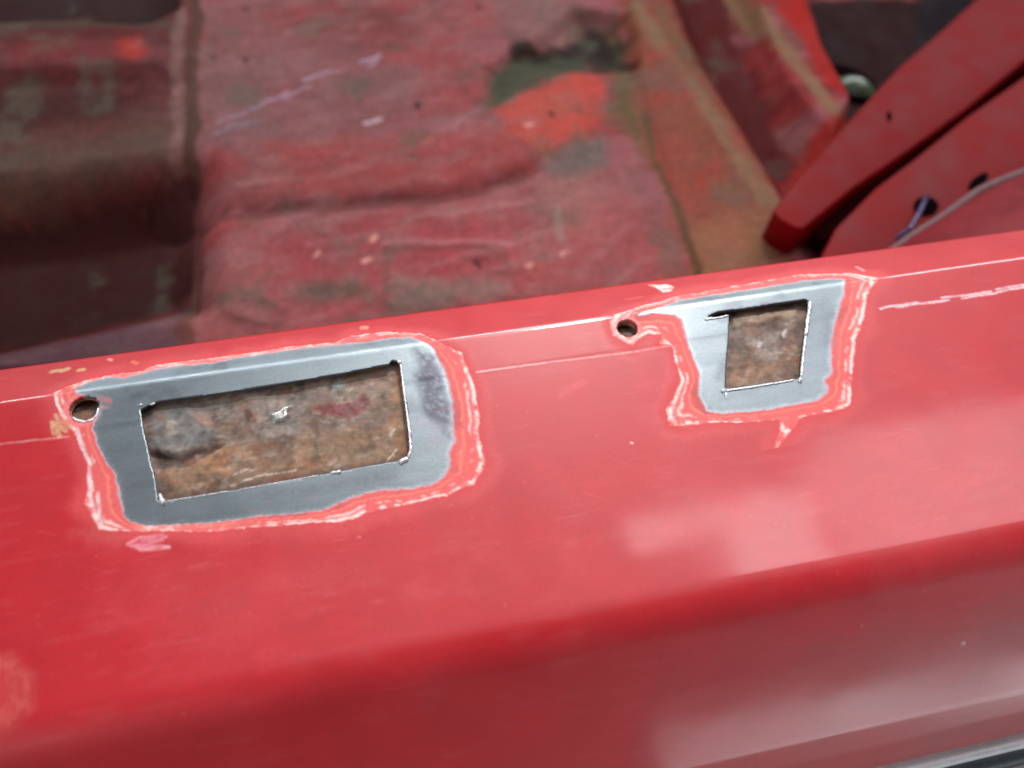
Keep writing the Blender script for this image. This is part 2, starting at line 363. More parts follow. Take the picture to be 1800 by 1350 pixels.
# brownish sanding scuffs
def zone(poly, pad):
    p = np.array(poly); lo = p.min(0) - pad; hi = p.max(0) + pad
    return (x > lo[0]) & (x < hi[0]) & (s > lo[1]) & (s < hi[1])
def patch(bare_poly, ring_poly, seed, spikes=()):
    global col, bare, matte
    z = zone(ring_poly, 9)
    px_, ps_ = wx[z], ws[z]
    din = sdf(px_, ps_, bare_poly); dout = sdf(px_, ps_, ring_poly)
    for sp in spikes: dout = np.minimum(dout, sdf(px_, ps_, sp))
    c, b, m = col[z], bare[z], matte[z]
    n1 = fbm(x[z], s[z], 9, 3, seed); n2 = fbm(x[z], s[z], 2.2, 4, seed + 5); fn = fine[z]
    # dusty haze where the disc has skimmed the paint
    c = lay(c, S(222, 90, 92), .38 * sstep(7, 0, dout + n1 * 3)); m = np.maximum(m, .7 * sstep(5, 0, dout + n1 * 2))
    ring = (dout < 0) & (din > 0)
    t = np.where(ring, din / (din - dout + 1e-6), 0)
    t = np.clip(t + n2 * .05, 0, 1)
    wdt = np.clip(din - dout, 0, 99)                  # ring width: narrow rings show fewer coats
    cc = np.ones(c.shape) * np.array(S(220, 92, 90))
    cc = lay(cc, S(186, 76, 78), sstep(.5, .2, t) * sstep(-.1, .5, n1) * .8)
    cc = lay(cc, S(236, 128, 108), np.exp(-((t - .36 - n1 * .06) / .05) ** 2) * sstep(-.5, .1, n2 + .25) * .85)
    cc = lay(cc, S(248, 206, 198), np.exp(-((t - .64 - n1 * .08) / .055) ** 2) * sstep(-.15, .45, n1 + n2 * .8 + fine[z] * .3) * .9)
    cc = lay(cc, S(250, 222, 214), np.exp(-((t - .90) / .075) ** 2) * sstep(-.45, .25, n2 + n1 * .6 + fine[z] * .35))
    slim = sstep(3.6, 2.0, wdt)
    cc = lay(cc, S(240, 142, 134), slim * .8); cc = lay(cc, S(250, 205, 196), slim * sstep(.0, .5, n2 + fine[z] * .4) * .8)
    cc = lay(cc, S(176, 178, 188), sstep(.12, .02, t) * .8)
    a = sstep(.0, -.25, dout) * (din > 0)
    c = lay(c, cc * 1, a); m = np.where(ring, .85, m)
    inn = sstep(.18, -.12, din)
    st = np.ones(c.shape) * np.array((.225, .275, .30))
    st = lay(st, (.28, .33, .355), .5 + .6 * stre[z]); st = lay(st, (.16, .18, .21), sstep(.15, .6, n1) * .6)
    st = lay(st, (.36, .42, .46), sstep(-1.6, -.2, din + n2 * .8) * .6)
    c = lay(c, st * .84, inn); b = np.maximum(b, inn); m = np.where(inn > .5, .12, m)
    col[z], bare[z], matte[z] = c, b, m
patch(BARE1, RING1, 71); patch(BARE2, RING2, 91, [SPIKE])
def dab(pts, c, width, soft=.25, k=1.0, wob=.35, m=.7, closed=False, br=0):
    """a scratch, chip or smear following a measured line (closed: an area)"""
    global col, bare, matte
    q = outline(pts)
    if len(q) < 2: return
    z = zone(q, width + 3)
    if z.sum() == 0: return
    X_, S_ = x[z] + w1[z] * wob, s[z] + w2[z] * wob
    d = sdf(X_, S_, q) if closed else line_d(X_, S_, q) - width
    a = sstep(soft, -soft, d + fine[z] * .16) * k * (.45 + .55 * sstep(-.45, .15, fine[z]))
    col[z] = lay(col[z], c, a); matte[z] = matte[z] * (1 - a) + m * a; bare[z] = bare[z] * (1 - a) + br * a
TAN = S(205, 160, 120); WHT = S(246, 226, 218); PNK = S(232, 140, 140)
# darker heat-smudge on the right end of the long patch
for p in ([(730,612),(768,628),(778,690),(740,668)], [(728,655),(765,660),(796,720),(792,768),(745,725)]):
    dab(p, (.06, .055, .08), 0, 2.4, .8, 1.5, .2, True, .8)
dab([(740,745),(770,752),(760,780)], (.24,.23,.28), 2, 2.5, .5, 1, .2, br=.8)
dab([(470,868),(600,850),(690,838)], (.14,.15,.18), 1.5, 2.5, .5, 1, .2, br=.85)
dab([(1395,545),(1450,530),(1455,600)], (.13,.15,.18), 2, 3, .55, 1, .2, br=.85)
dab([(1262,665),(1272,640)], (.12,.13,.15), 1.2, 2, .6, .6, .2, br=.85)
# red smear left beside the first screw hole, ring round both holes
dab([(176,700),(192,706)], S(205,90,88), 1.1, .7, .6, .5)
dab([(176,715),(190,718)], S(215,120,115), .5, .5, .6, .5)
for c0 in ((148,718,5.9),(1103,577,5.0)):
    q = circle(*c0); q = q + [q[0]]
    z = zone(q, 3); d = line_d(wx[z], ws[z], q)
    a = sstep(1.3, .1, d + w1[z] * .5) * .55
    col[z] = lay(col[z], PNK, a * (bare[z] < .5)); matte[z] = np.maximum(matte[z], a)
# tan primer chips
for p in [[(90,654),(104,652)],[(108,653),(119,648)],[(139,651),(147,650)]]: dab(p, TAN, .95, .3, .9, .5)
dab([(193,632),(196,633)], S(240,150,130), .7, .5, .9); dab([(234,636),(241,639)], S(235,110,85), .8, .4, .9)
for p in [[(91,742),(96,762)],[(98,745),(104,768)],[(97,730),(106,745)],[(108,752),(116,758)],[(112,742),(120,750)]]: dab(p, TAN, .75, .3, .9, .8)
dab([(637,576),(643,576)], S(245,150,130), 1.1, .3, .9)
dab([(1146,500),(1154,507),(1165,514),(1180,512),(1184,505),(1172,500),(1158,501)], WHT, 0, .35, 1, .7, closed=True)
dab([(1142,501),(1152,504)], S(240,150,140), .6, .5, .8)
dab([(1507,470),(1517,475)], S(236,150,155), .8, .5, .9); dab([(1100,527),(1130,521)], S(225,100,95), .5, .5, .4)
dab([(1692,1130),(1695,1130)], WHT, .5, .25, .9); dab([(1109,778),(1111,778)], S(250,190,190), .5, .25, .8)
dab([(632,945),(633,945)], PNK, .4, .25, .5)
# the pale strip left by the door seal, half worn away
for p, kk in [([(0,781),(60,774),(120,768)],.45),([(838,654),(900,645),(960,637)],.95),([(960,637),(1060,625),(1120,617)],.65),([(1120,617),(1180,607)],.45)]:
    dab(p, S(246,190,188), .32, .3, kk, .25)
for p in [[(1548,543),(1580,537),(1612,533)],[(1575,540),(1640,532)],[(1632,531),(1668,528)],[(1655,524),(1700,519),(1742,512)],[(1690,525),(1740,516)],[(1735,518),(1770,510),(1800,505)],[(1750,509),(1800,500)],[(1800,503),(1860,493)]]:
    dab(p, S(240,214,220), .42, .35, .9, .7, .5)
# scratched oval below the long patch
for p in [[(226,957),(245,945),(285,941)],[(232,960),(262,957),(292,944)],[(240,963),(270,961),(298,962)],[(246,966),(280,966),(298,962)],[(250,950),(272,946)],[(262,953),(285,950)]]:
    dab(p, S(236,160,170), .42, .45, .75, .5)
dab([(235,956),(260,944),(288,943),(280,956),(250,962)], S(206,92,112), 0, 1.0, .5, .4, .6, True)
dab([(-40,1145),(20,1150),(62,1190),(58,1245),(20,1280),(-40,1295)], S(214,110,100), 0, 2.2, .42, 1.5, .35, True)
dab([(-40,1180),(5,1180),(26,1210),(10,1245),(-40,1250)], S(190,32,40), 0, 1.8, .7, 1.5, .1, True)
dab([(128,940),(170,936),(215,944)], S(196,72,70), 1.6, 2.2, .55, 1.5)
# silvery wear marks along the left of ring one
for p in [[(133,752),(140,775),(152,800),(158,815)],[(158,830),(160,862)],[(155,868),(166,905)],[(170,868),(174,905),(180,925)]]:
    dab(p, S(224,206,208), .55, .4, .85, .8)
# small faint scuffs over the wide face
rng = random.Random(4)
for i in range(150):
    px, py = rng.uniform(20, 1780), 0
    py = rng.uniform(960, 1180) - .19 * (px - 300) if i % 2 else rng.uniform(700, 960) - .12 * (px - 900)
    l = rng.uniform(6, 60); a = rng.choice([-.19, -.14, -.25, 1.2, -1.0, .3])
    dab([(px, py), (px + l, py + l * a if abs(a) < .5 else py + .25 * l * a)], S(222, 96, 98), rng.uniform(.06, .22), .22, rng.uniform(.10, .32), .5, .35)
for i in range(150):
    px = rng.uniform(0, 1800); py = rng.uniform(660, 1300) - .13 * px
    dab([(px, py), (px + 1, py)], S(228, 120, 118) if rng.random() < .7 else S(120, 20, 24), rng.uniform(.12, .3), .2, rng.uniform(.2, .5), .2, .4)
dab([(985,690),(1010,682),(1030,676)], S(226,112,116), 1.2, 1.6, .35, 2)
# greyer and duller towards the bottom and right of the lower face
low = sstep(sill_at(900, 1190)[1], sill_at(900, 1290)[1], s + fbm(x, s, 40, 3, 77) * 9)
col = lay(col, S(150, 92, 92), low * sstep(-40, 160, x) * (.42 + .25 * fbm(x * .3, s, 14, 4, 79))); matte = np.maximum(matte, low * .28)
me = grid_mesh('sill_panel', GX * 0 + x_mm / 1000, PY, PZ, keep, {'pigment': col, 'bare': bare, 'matte': np.clip(matte, 0, 1)})
CB = [(np.array(c).min(0) - 1.0, np.array(c).max(0) + 1.0) for c in CUTS]
YB = []
for lo, hi in CB:
    YB.append((lo[0] / 1000, hi[0] / 1000, np.interp(hi[1] / 1000, PS, PR[:, 0]), np.interp(lo[1] / 1000, PS, PR[:, 0])))
def in_cut(e_):
    c = (e_.verts[0].co + e_.verts[1].co) / 2
    return any(a <= c.x <= b and y0 <= c.y <= y1_ for a, b, y0, y1_ in YB) and c.z > -.02
rim(me, in_cut, .0012)
sill = link('sill_panel', me, M_SILL, body)
tag(sill, 'red sill panel with two ground-back steel patches')

def on_sill(px, py, up=0):
    q = sill_at(px, py); s_ = q[1] / 1000
    return Vector((q[0] / 1000, np.interp(s_, PS, PR[:, 0]), np.interp(s_, PS, PR[:, 1]) + up))
def wire(bm, pts, rad, seed, sides=6, lump=.3):
    """an irregular bead of torn metal along a path"""
    r_ = random.Random(seed); P = []
    for a, b in zip(pts[:-1], pts[1:]):
        n = max(2, int((b - a).length / .0005))
        P += [a.lerp(b, i / n) for i in range(n)]
    P.append(pts[-1]); rings = []
    for i, p in enumerate(P):
        d = (P[min(i + 1, len(P) - 1)] - P[max(i - 1, 0)]).normalized(); u = d.orthogonal().normalized(); v = d.cross(u)
        k = rad * (1 + lump * r_.uniform(-1, 1)) * (.25 if i in (0, len(P) - 1) else 1)
        off = Vector((r_.uniform(-1, 1), r_.uniform(-1, 1), r_.uniform(-.5, .5))) * rad * .8 * lump
        rings.append([bm.verts.new(p + off + k * (math.cos(2 * math.pi * j / sides) * u + math.sin(2 * math.pi * j / sides) * v)) for j in range(sides)])
    for A, B in zip(rings[:-1], rings[1:]):
        for j in range(sides): bm.faces.new((A[j], A[(j + 1) % sides], B[(j + 1) % sides], B[j]))
    bm.faces.new(rings[0][::-1]); bm.faces.new(rings[-1])
for i, segs in enumerate([
    [([(704,640),(709,680),(714,715),(720,760),(722,790),(717,806)], .00034), ([(704,640),(700,633)], .0006), ([(717,806),(706,812),(700,810)], .0007)],
    [([(281,884),(292,880)], .0009), ([(281,868),(284,884)], .0005), ([(292,881),(340,874),(400,864)], .00016), ([(580,832),(600,829)], .0004),([(420,861),(560,836)], .00014)],
    [([(243,713),(252,711)], .0003), ([(262,712),(274,709)], .0003)],
    [([(1424,530),(1420,560),(1416,590)], .0006), ([(1416,590),(1411,630),(1408,662)], .00040), ([(1405,664),(1408,674)], .0007)],
    [([(1266,687),(1276,687)], .0005), ([(1276,687),(1320,681),(1398,668)], .00030), ([(1276,690),(1276,702)], .0004)],
    [([(127,733),(136,739),(150,742),(163,738),(171,728),(173,716)], .00030)],  # bright arc added for the light on the first screw hole's rim
    [([(1238,562),(1262,559),(1281,555)], .00030)]]):
    bm = bmesh.new()
    for k, (pts, r_) in enumerate(segs): wire(bm, [on_sill(*p, .0001) for p in pts], r_ * 1.25, i * 10 + k)
    link('burr_or_rim_glint', bm_mesh('burr_or_rim_glint', bm), M_BURR, sill)
# rolled collars inside the two screw holes
def collar(px, py, r, depth, m):
    c = on_sill(px, py); bm = bmesh.new(); k = 32; prof_ = [(r * .93, -.0013), (r * .96, -depth), (r * 1.15, -depth), (r * 1.2, -.0016)]
    rings = [[bm.verts.new((c.x + a * math.cos(2 * math.pi * j / k), c.y + a * math.sin(2 * math.pi * j / k), c.z + z_)) for j in range(k)] for a, z_ in prof_]
    for i in range(4):
        A, B = rings[i], rings[(i + 1) % 4]
        for j in range(k): bm.faces.new((A[j], B[j], B[(j + 1) % k], A[(j + 1) % k]))
    link('screw_collar', bm_mesh('screw_collar', bm), m, sill)
collar(148, 718, .0048, .003, M_TUBE); collar(1103, 577, .0039, .006, M_TUBE)

# ------------------------------------------------------------------ rusty inner sill seen through the cut-outs
ZI = -.0031
xi = np.arange(-.20, .20, .0006); yi = np.arange(-.065, .026, .0006)
IX, IY = np.meshgrid(xi, yi); mx, my = IX * 1000, IY * 1000
def ip(pts): return [tuple(at(*p, ZI)[:2] * 1000) for p in pts]
a1, a2, a3 = fbm(mx, my, 16, 5, 101), fbm(mx, my, 7, 5, 111), fbm(mx, my, 2.5, 4, 121)
jx, jy = mx + a2 * 2.2, my + fbm(mx, my, 7, 5, 131) * 2.2
IZ = ZI + a1 * .0008 + a2 * .00035 + a3 * .00018
# slow roll of the strengthener: falls away to the outside, lifted flake edge along its length
IZ = IZ - .0035 * sstep(-12, -45, my) - .004 * sstep(15, 25, my)
ic = np.ones(mx.shape + (3,)) * np.array(S(128, 88, 66)); gl = np.zeros(mx.shape)
ic = lay(ic, S(96, 62, 50), sstep(0, .6, a2)); ic = lay(ic, S(162, 108, 70), sstep(.05, .55, fbm(mx, my, 12, 5, 141)) * .8)
ic = lay(ic, S(120, 112, 104), sstep(.1, .5, fbm(mx, my, 10, 5, 151)) * .7)
ic = lay(ic, S(60, 40, 36), sstep(.25, .6, fbm(mx, my, 4, 4, 161)) * .7)
ic = lay(ic, S(146, 136, 128), .34 + .25 * fbm(mx, my * 1.6, 7, 4, 171))
ic = lay(ic, S(88, 74, 62), sstep(.0, .45, fbm(mx, my, 3.2, 4, 181)) * .55); ic = lay(ic, S(176, 160, 146), sstep(.22, .5, fbm(mx * .8, my * 1.4, 3.0, 4, 191)) * .6)
def ipatch(pts, c, soft=1.2, k=.85, g=0, dz=0):
    global ic, gl, IZ
    d = sdf(jx, jy, ip(pts)); a = sstep(soft, -soft, d) * k
    ic = lay(ic, c, a * (1 - .35 * sstep(.1, .6, a3))); gl = np.maximum(gl, a * g); IZ = IZ + dz * a
BG = S(118, 122, 120)
ipatch([(262,720),(330,715),(360,740),(385,770),(350,790),(300,800),(262,790)], BG, 1.6, .85, .15, .0008)
ipatch([(300,705),(420,705),(430,730),(340,735)], S(128,124,118), 1.6, .6, .1)
ipatch([(430,690),(520,690),(540,720),(520,770),(460,780),(430,740)], S(138,132,124), 1.8, .7, .2, .0006)
ipatch([(560,690),(690,670),(700,700),(600,705)], S(150,138,122), 1.6, .5)
ipatch([(545,715),(600,712),(640,690),(650,700),(625,740),(600,735),(560,735)], S(128,52,60), .8, 1.0, .2)
ipatch([(530,760),(640,740),(650,765),(540,775)], S(150,130,116), 1.6, .5)
ipatch([(280,815),(420,780),(700,740),(710,800),(500,840),(290,875)], S(148,114,84), 2.4, .75)
ipatch([(350,800),(430,785),(420,830),(360,830)], S(176,120,74), 1.5, .6)
ipatch([(262,800),(330,800),(400,782),(340,815),(280,830)], S(66,42,34), .8, .85, 0, -.0015)
ipatch([(480,735),(495,715),(508,712),(505,735),(485,748)], S(220,228,224), .5, 1, .9, .0012)
ipatch([(590,676),(600,672),(604,684),(590,690)], S(150,172,172), .6, .9, .3)
ipatch([(432,725),(448,728),(455,750),(440,745)], S(100,52,42), .6, .9)
ipatch([(455,780),(480,790),(470,800)], S(170,160,150), 1, .5)
ipatch([(700,640),(720,800),(690,810),(688,700)], S(176,128,80), 1.5, .6)
ipatch([(1285,560),(1400,548),(1405,560),(1290,575)], S(170,144,120), .8, .75, 0, .001)
ipatch([(1320,590),(1370,580),(1380,620),(1340,640)], S(152,138,128), 1.6, .55, .1)
ipatch([(1365,600),(1410,560),(1410,660),(1370,665)], S(98,62,44), 1.2, .6)
ipatch([(1280,640),(1370,635),(1360,675),(1285,680)], S(166,116,78), 1.8, .6)
ipatch([(1328,602),(1336,600),(1338,610),(1330,611)], S(190,190,196), .4, .9, .4)
ipatch([(1374,580),(1382,578),(1384,592),(1378,594)], S(170,170,176), .4, .8, .4)
for p in ([(676,812),(690,800),(697,788)], [(687,768),(692,757),(697,750)], [(415,833),(440,831)], [(400,855),(450,842),(520,826)]):
    d = line_d(jx, jy, ip(p)) - .28
    ic = lay(ic, S(214,204,190), sstep(.25, -.1, d) * .8)
ic = lay(ic, S(120, 110, 100), .30 * sstep(-.2, .4, fbm(mx, my * 1.5, 6, 4, 301)))
ic = lay(ic, S(74, 58, 48), sstep(.0, .45, fbm(mx, my, 3.0, 4, 311)) * .55); ic = lay(ic, S(182, 164, 148), sstep(.18, .5, fbm(mx * .8, my * 1.4, 3.2, 4, 321)) * .45)
ic = lay(ic, S(150, 92, 56), sstep(.1, .5, fbm(mx, my, 4, 4, 331)) * .5)
ic = ic * .84
me = grid_mesh('inner_sill', IX, IY, IZ, None, {'pigment': ic, 'bare': gl})
inner = link('inner_sill', me, M_RUST, body); tag(inner, 'flaking rusty inner sill seen through the cut-outs')

# ------------------------------------------------------------------ floor pan
fxs = np.arange(-.36, .62, .0013); fys = np.arange(.033, .62, .0013)
FX, FY = np.meshgrid(fxs, fys); mx, my = FX * 1000, FY * 1000
b1, b2, b3 = fbm(mx, my, 60, 5, 201), fbm(mx, my, 24, 5, 211), fbm(mx, my, 8, 4, 221)
jx, jy = mx + b2 * 8, my + fbm(mx, my, 24, 5, 231) * 8
hx, hy = mx + b1 * 1.5, my + b1 * 1.5
FZ = Z_FLOOR + b1 * .0016 + b2 * .0005
def fp(pts): return [tuple(at(*p, Z_FLOOR)[:2] * 1000) for p in pts]
fc = np.ones(mx.shape + (3,)) * np.array(S(150, 58, 62)); fm = .3 + .3 * b2
st = fbm(mx * .3 + my * .1, my - mx * .15, 12, 4, 241)
fc = lay(fc, S(168, 64, 66), sstep(-.1, .5, b2)); fc = lay(fc, S(126, 84, 84), sstep(-.05, .35, fbm(mx, my, 34, 5, 251)) * .75)
fc = lay(fc, S(164, 108, 118), sstep(-.1, .4, st) * .6); fc = lay(fc, S(104, 42, 42), sstep(.2, .6, fbm(mx, my, 20, 5, 261)) * .6)
def hgt(pts, dz, soft):
    global FZ
    FZ = FZ + dz * sstep(soft, -soft, sdf(hx, hy, fp(pts)))
def hline(pts, dz, half):
    global FZ
    d = line_d(hx, hy, fp(pts)); FZ = FZ + dz * np.exp(-(d / half) ** 2)
def fpt(pts, c, soft=6, k=.85):
    global fc
    d = sdf(jx, jy, fp(pts)); fc = lay(fc, c, sstep(soft, -soft, d + b3 * soft * .5) * k)
def fln(pts, c, half, k=.8):
    global fc
    d = line_d(jx * .6 + mx * .4, jy * .6 + my * .4, fp(pts)); fc = lay(fc, c, sstep(half, half * .3, d + b3 * half * .3) * k)
GRN = S(84, 92, 78); BRN = S(84, 58, 46); TANF = S(146, 116, 92); DRD = S(104, 30, 28); VIO = S(134, 100, 112)
# left sheet
fpt([(-200,-100),(340,-100),(335,620),(-200,650)], S(110, 58, 58), 5, .6)
fpt([(-100,150),(340,190),(335,280),(-100,370)], GRN, 16, .38)
fpt([(-100,60),(300,60),(300,140),(-100,140)], S(140,60,66), 8, .6)
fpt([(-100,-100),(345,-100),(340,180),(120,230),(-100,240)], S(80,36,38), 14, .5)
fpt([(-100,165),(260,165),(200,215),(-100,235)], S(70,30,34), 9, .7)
fpt([(0,95),(190,88),(300,100),(290,120),(10,130)], S(160,72,80), 5, .6)
fpt([(205,88),(255,80),(270,110),(240,125),(208,118)], S(214, 66, 56), 4, .9)
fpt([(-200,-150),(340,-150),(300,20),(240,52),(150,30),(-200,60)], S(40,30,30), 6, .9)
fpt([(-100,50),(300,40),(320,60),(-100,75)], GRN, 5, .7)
fpt([(-200,370),(100,330),(340,285),(345,380),(335,480),(-200,640)], S(52,16,16), 10, .95)  # shade in the deep left well painted into the pigment
fpt([(-200,640),(130,580),(320,500),(330,640),(-200,700)], S(120, 96, 112), 9, .85)
fpt([(0,285),(330,215),(330,275),(0,345)], S(110,104,92), 9, .5)
fln([(345,-20),(340,130),(330,290)], BRN, 5, .85); fln([(338,430),(333,520),(328,620)], S(110,66,60), 5, .8)
fln([(318,30),(312,290)], S(150,124,116), 5, .45); fln([(360,420),(356,600)], S(150,106,108), 4, .5)
# centre
fpt([(350,-20),(1080,-20),(1180,300),(1200,520),(350,620)], S(172,110,120), 40, .30)  # pale haze over the lit middle, put into the floor colour
for q_ in [[(560,560),(760,470),(980,400)],[(700,560),(860,480),(1000,440)],[(420,330),(600,300),(760,250)],[(1060,520),(1110,470),(1180,430)],[(500,60),(640,20)],[(760,240),(900,160)],[(1010,480),(1100,400)],[(540,430),(700,410)],[(720,390),(930,350)]]:
    fln(q_, S(186,142,150), 4, .38)
fpt([(350,0),(480,0),(480,250),(350,260)], S(126,96,98), 14, .5)
fpt([(350,90),(640,60),(780,200),(560,260),(350,250)], S(136,100,106), 14, .6)
fpt([(470,250),(700,235),(930,220),(930,300),(640,330),(480,340)], S(172,76,72), 8, .6)
fpt([(480,30),(700,0),(760,80),(560,100)], S(116,44,46), 12, .6)
fpt([(355,430),(480,430),(480,600),(355,600)], S(158,110,114), 10, .55)
fpt([(480,420),(900,400),(960,520),(700,560),(480,600)], S(178,70,82), 12, .45)
fpt([(510,505),(560,490),(640,480),(640,520),(560,540),(515,530)], GRN, 6, .8)
fpt([(690,480),(800,500),(900,490),(900,520),(700,545)], S(130,130,124), 5, .55)
fpt([(860,130),(900,90),(1010,80),(1040,130),(940,160),(880,195),(850,190)], S(76, 84, 68), 5, .95)
fpt([(890,60),(960,80),(1010,70),(1080,60),(1130,60),(1110,140),(1070,120),(1000,100),(900,95)], S(52,46,34), 8, .9)
fpt([(1010,20),(1100,30),(1110,110),(1050,130),(1000,80)], S(52,42,30), 10, .85)
fpt([(870,195),(960,150),(1010,125),(1055,135),(1070,210),(1020,250),(950,280),(920,255)], S(208, 84, 72), 5.0, .85)
fpt([(930,175),(1000,160),(1020,190),(970,215)], S(196,104,86), 8, .5)
fpt([(950,290),(1010,240),(1060,240),(1070,290),(1000,320),(960,305)], S(106,110,106), 6, .8)
fpt([(955,315),(1020,300),(1060,340),(1040,420),(1000,400),(985,430),(975,370)], S(166,116,112), 7, .6)
fpt([(900,420),(1100,340),(1190,420),(1180,500),(900,520)], S(168,90,92), 14, .5)
fpt([(850,-20),(990,-20),(1000,80),(900,60)], S(136,112,112), 12, .7)
for q_, k_ in [([(380,218),(430,196)],.5),([(440,190),(500,168),(515,160)],.6),([(505,172),(545,155)],.5),([(535,145),(580,128)],.75),([(560,140),(600,128)],.4),([(635,110),(672,98)],.8),([(650,118),(668,104)],.5),([(370,240),(400,228)],.4)]:
    fln(q_, S(190,172,205), 1.9, k_)
fln([(640,215),(665,208)], S(220,210,225), 1.8, .8); fln([(400,225),(450,215)], S(150,135,160), 5, .5)
for p in [(927,225),(655,420),(552,447),(642,455),(985,443),(930,470)]: fln([p, (p[0] + 6, p[1] - 3)], S(236,170,165), 2.2, .9)
for p in [(432,100),(972,202),(738,182),(836,6),(427,12),(375,100),(838,465)]: fln([p, (p[0] + 2, p[1] + 8)], S(50,34,36), 2.2, .85)
# right: sloping bands
fpt([(1075,60),(1110,150),(1130,200),(1160,300),(1100,240),(1080,200)], S(104,98,62), 8, .8)
fpt([(1090,0),(1200,0),(1290,180),(1390,390),(1400,450),(1230,520),(1140,250)], S(140,84,66), 9, .8)
fln([(1120,20),(1180,110),(1240,200),(1300,290),(1350,360)], TANF, 9, .85)
fln([(1160,20),(1215,130)], S(120,96,74), 8, .6)
fpt([(1210,410),(1340,380),(1400,450),(1240,510)], S(146,112,84), 9, .8)
fpt([(1160,90),(1190,90),(1215,180),(1150,190)], S(172,66,64), 8, .6)
fpt([(1145,240),(1200,260),(1240,380),(1190,400)], S(168,76,70), 12, .5)
fpt([(1230,310),(1260,300),(1275,330),(1240,345)], S(176,62,54), 6, .7); fpt([(1270,235),(1300,240),(1310,280),(1285,270)], S(168,70,62), 6, .6)
fpt([(1240,410),(1300,390),(1330,430),(1250,460)], S(168,98,84), 10, .5)
fpt([(1165,-40),(1290,-40),(1330,120),(1440,280),(1380,330),(1330,260),(1230,110)], S(84,16,16), 8, .97)
fln([(1290,-40),(1345,60),(1400,130),(1462,205)], TANF, 7.5, .9)
fpt([(1330,-40),(1390,-40),(1450,90),(1490,190),(1440,150),(1370,40)], S(172, 34, 28), 4, .9)
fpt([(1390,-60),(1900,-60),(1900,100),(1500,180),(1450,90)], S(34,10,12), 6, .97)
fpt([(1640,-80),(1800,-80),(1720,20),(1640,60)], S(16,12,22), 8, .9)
fpt([(1380,300),(1450,230),(1500,190),(1480,260),(1400,330)], S(160,44,38), 5, .8)
fln([(1132,200),(1165,320),(1235,500)], S(96,84,58), 3, .8)
fln([(975,360),(990,420)], S(170,150,150), 3, .5)
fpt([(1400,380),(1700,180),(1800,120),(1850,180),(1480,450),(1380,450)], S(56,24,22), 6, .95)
fpt([(-300,-300),(338,-300),(332,640),(-300,660)], S(64,34,34), 4, .35)  # left sheet's pigment darkened once more to dim that corner
# dirt and painted-in shade along crease and pressed edges; seam dirt, dark smudges
fln([(330,368),(480,366),(600,357),(760,343),(860,325),(925,298)], S(92,44,44), 7, .6)  # crease shade drawn in with its dirt
fln([(345,-20),(340,130),(333,290)], S(84,60,46), 5, .8); fln([(336,420),(331,520),(326,620)], S(104,64,56), 5, .8)
fln([(318,20),(314,140),(308,280)], S(140,110,104), 5, .5); fln([(368,20),(366,200)], S(134,104,104), 7, .4)
for q_ in ([(680,432),(800,436),(890,440)], [(680,432),(682,540),(740,545)], [(690,545),(800,530),(892,520)], [(395,530),(440,515),(495,545),(490,572)], [(395,530),(440,566),(490,572)], [(820,455),(890,450),(892,480),(825,490)]):
    fln(q_, S(112,82,80), 3, .38)
fln([(672,425),(800,428),(890,432)], S(186,140,146), 2.5, .4)
for q_ in ([(900,92),(930,78),(950,92),(975,76),(1000,90)], [(1000,80),(1030,60),(1060,90),(1090,70)], [(1040,40),(1075,100),(1110,110)]):
    fln(q_, S(34,28,24), 8, .75)
fln([(880,160),(905,130),(960,115),(1010,100)], S(70,78,64), 9, .7)
# shape
hgt([(-300,-200),(335,-200),(325,640),(-300,660)], .0022, 1.6)
hgt([(-300,380),(100,340),(340,300),(345,370),(335,520),(-300,650)], -.036, 22)
hgt([(-300,-300),(330,-300),(300,15),(240,45),(150,25),(-300,50)], -.040, 8)
hgt([(-300,55),(300,55),(310,140),(-300,160)], .006, 8)
hline([(250,340),(340,362),(480,366),(600,357),(760,343),(860,325),(930,296)], -.0050, 7)
hline([(345,290),(520,280),(700,262),(930,240)], .0022, 14); hline([(480,400),(700,392),(900,380)], .0018, 12)
for a in ([(680,432),(860,428),(890,440),(892,520),(700,545),(680,530)], [(395,530),(440,515),(495,540),(490,570),(440,562),(400,548)], [(820,455),(890,450),(892,480),(825,490)]):
    d = np.abs(sdf(hx, hy, fp(a))); FZ = FZ + .0011 * np.exp(-(d / 3.0) ** 2) * (.5 + .5 * np.clip(b2 * 3, -1, 1))
hgt([(870,195),(960,150),(1010,125),(1055,135),(1070,210),(1020,250),(950,280),(920,255)], .0015, 6)
hgt([(1010,20),(1110,30),(1120,120),(1050,125),(900,110),(860,150),(860,120),(940,80)], -.006, 6)
hgt([(1130,160),(1175,320),(1240,520),(1420,480),(1390,390),(1290,180),(1180,-60),(1090,-60)], .0032, 4)
hgt([(1165,-80),(1290,-80),(1350,130),(1460,290),(1390,350),(1330,260),(1230,100)], -.014, 9)
hgt([(1285,-80),(1400,-80),(1500,170),(1460,250),(1380,160)], .006, 4)
hgt([(1395,-100),(2100,-100),(2100,300),(1500,260),(1500,180),(1450,90)], -.028, 6)
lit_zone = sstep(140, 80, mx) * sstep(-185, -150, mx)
fc = lay(fc, S(138, 104, 108), .12 * sstep(.03, .2, fc[..., 0]) * lit_zone)  # hazy glow over the middle, laid on as grey pigment and streaks
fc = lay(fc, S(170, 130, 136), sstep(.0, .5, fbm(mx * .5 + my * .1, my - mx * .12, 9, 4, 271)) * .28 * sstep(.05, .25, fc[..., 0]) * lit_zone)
fc = lay(fc, S(98, 104, 92), sstep(.12, .5, fbm(mx, my, 26, 5, 281)) * .45 * sstep(260, 200, mx))
fc = fc * np.array((.80, .74, .66))
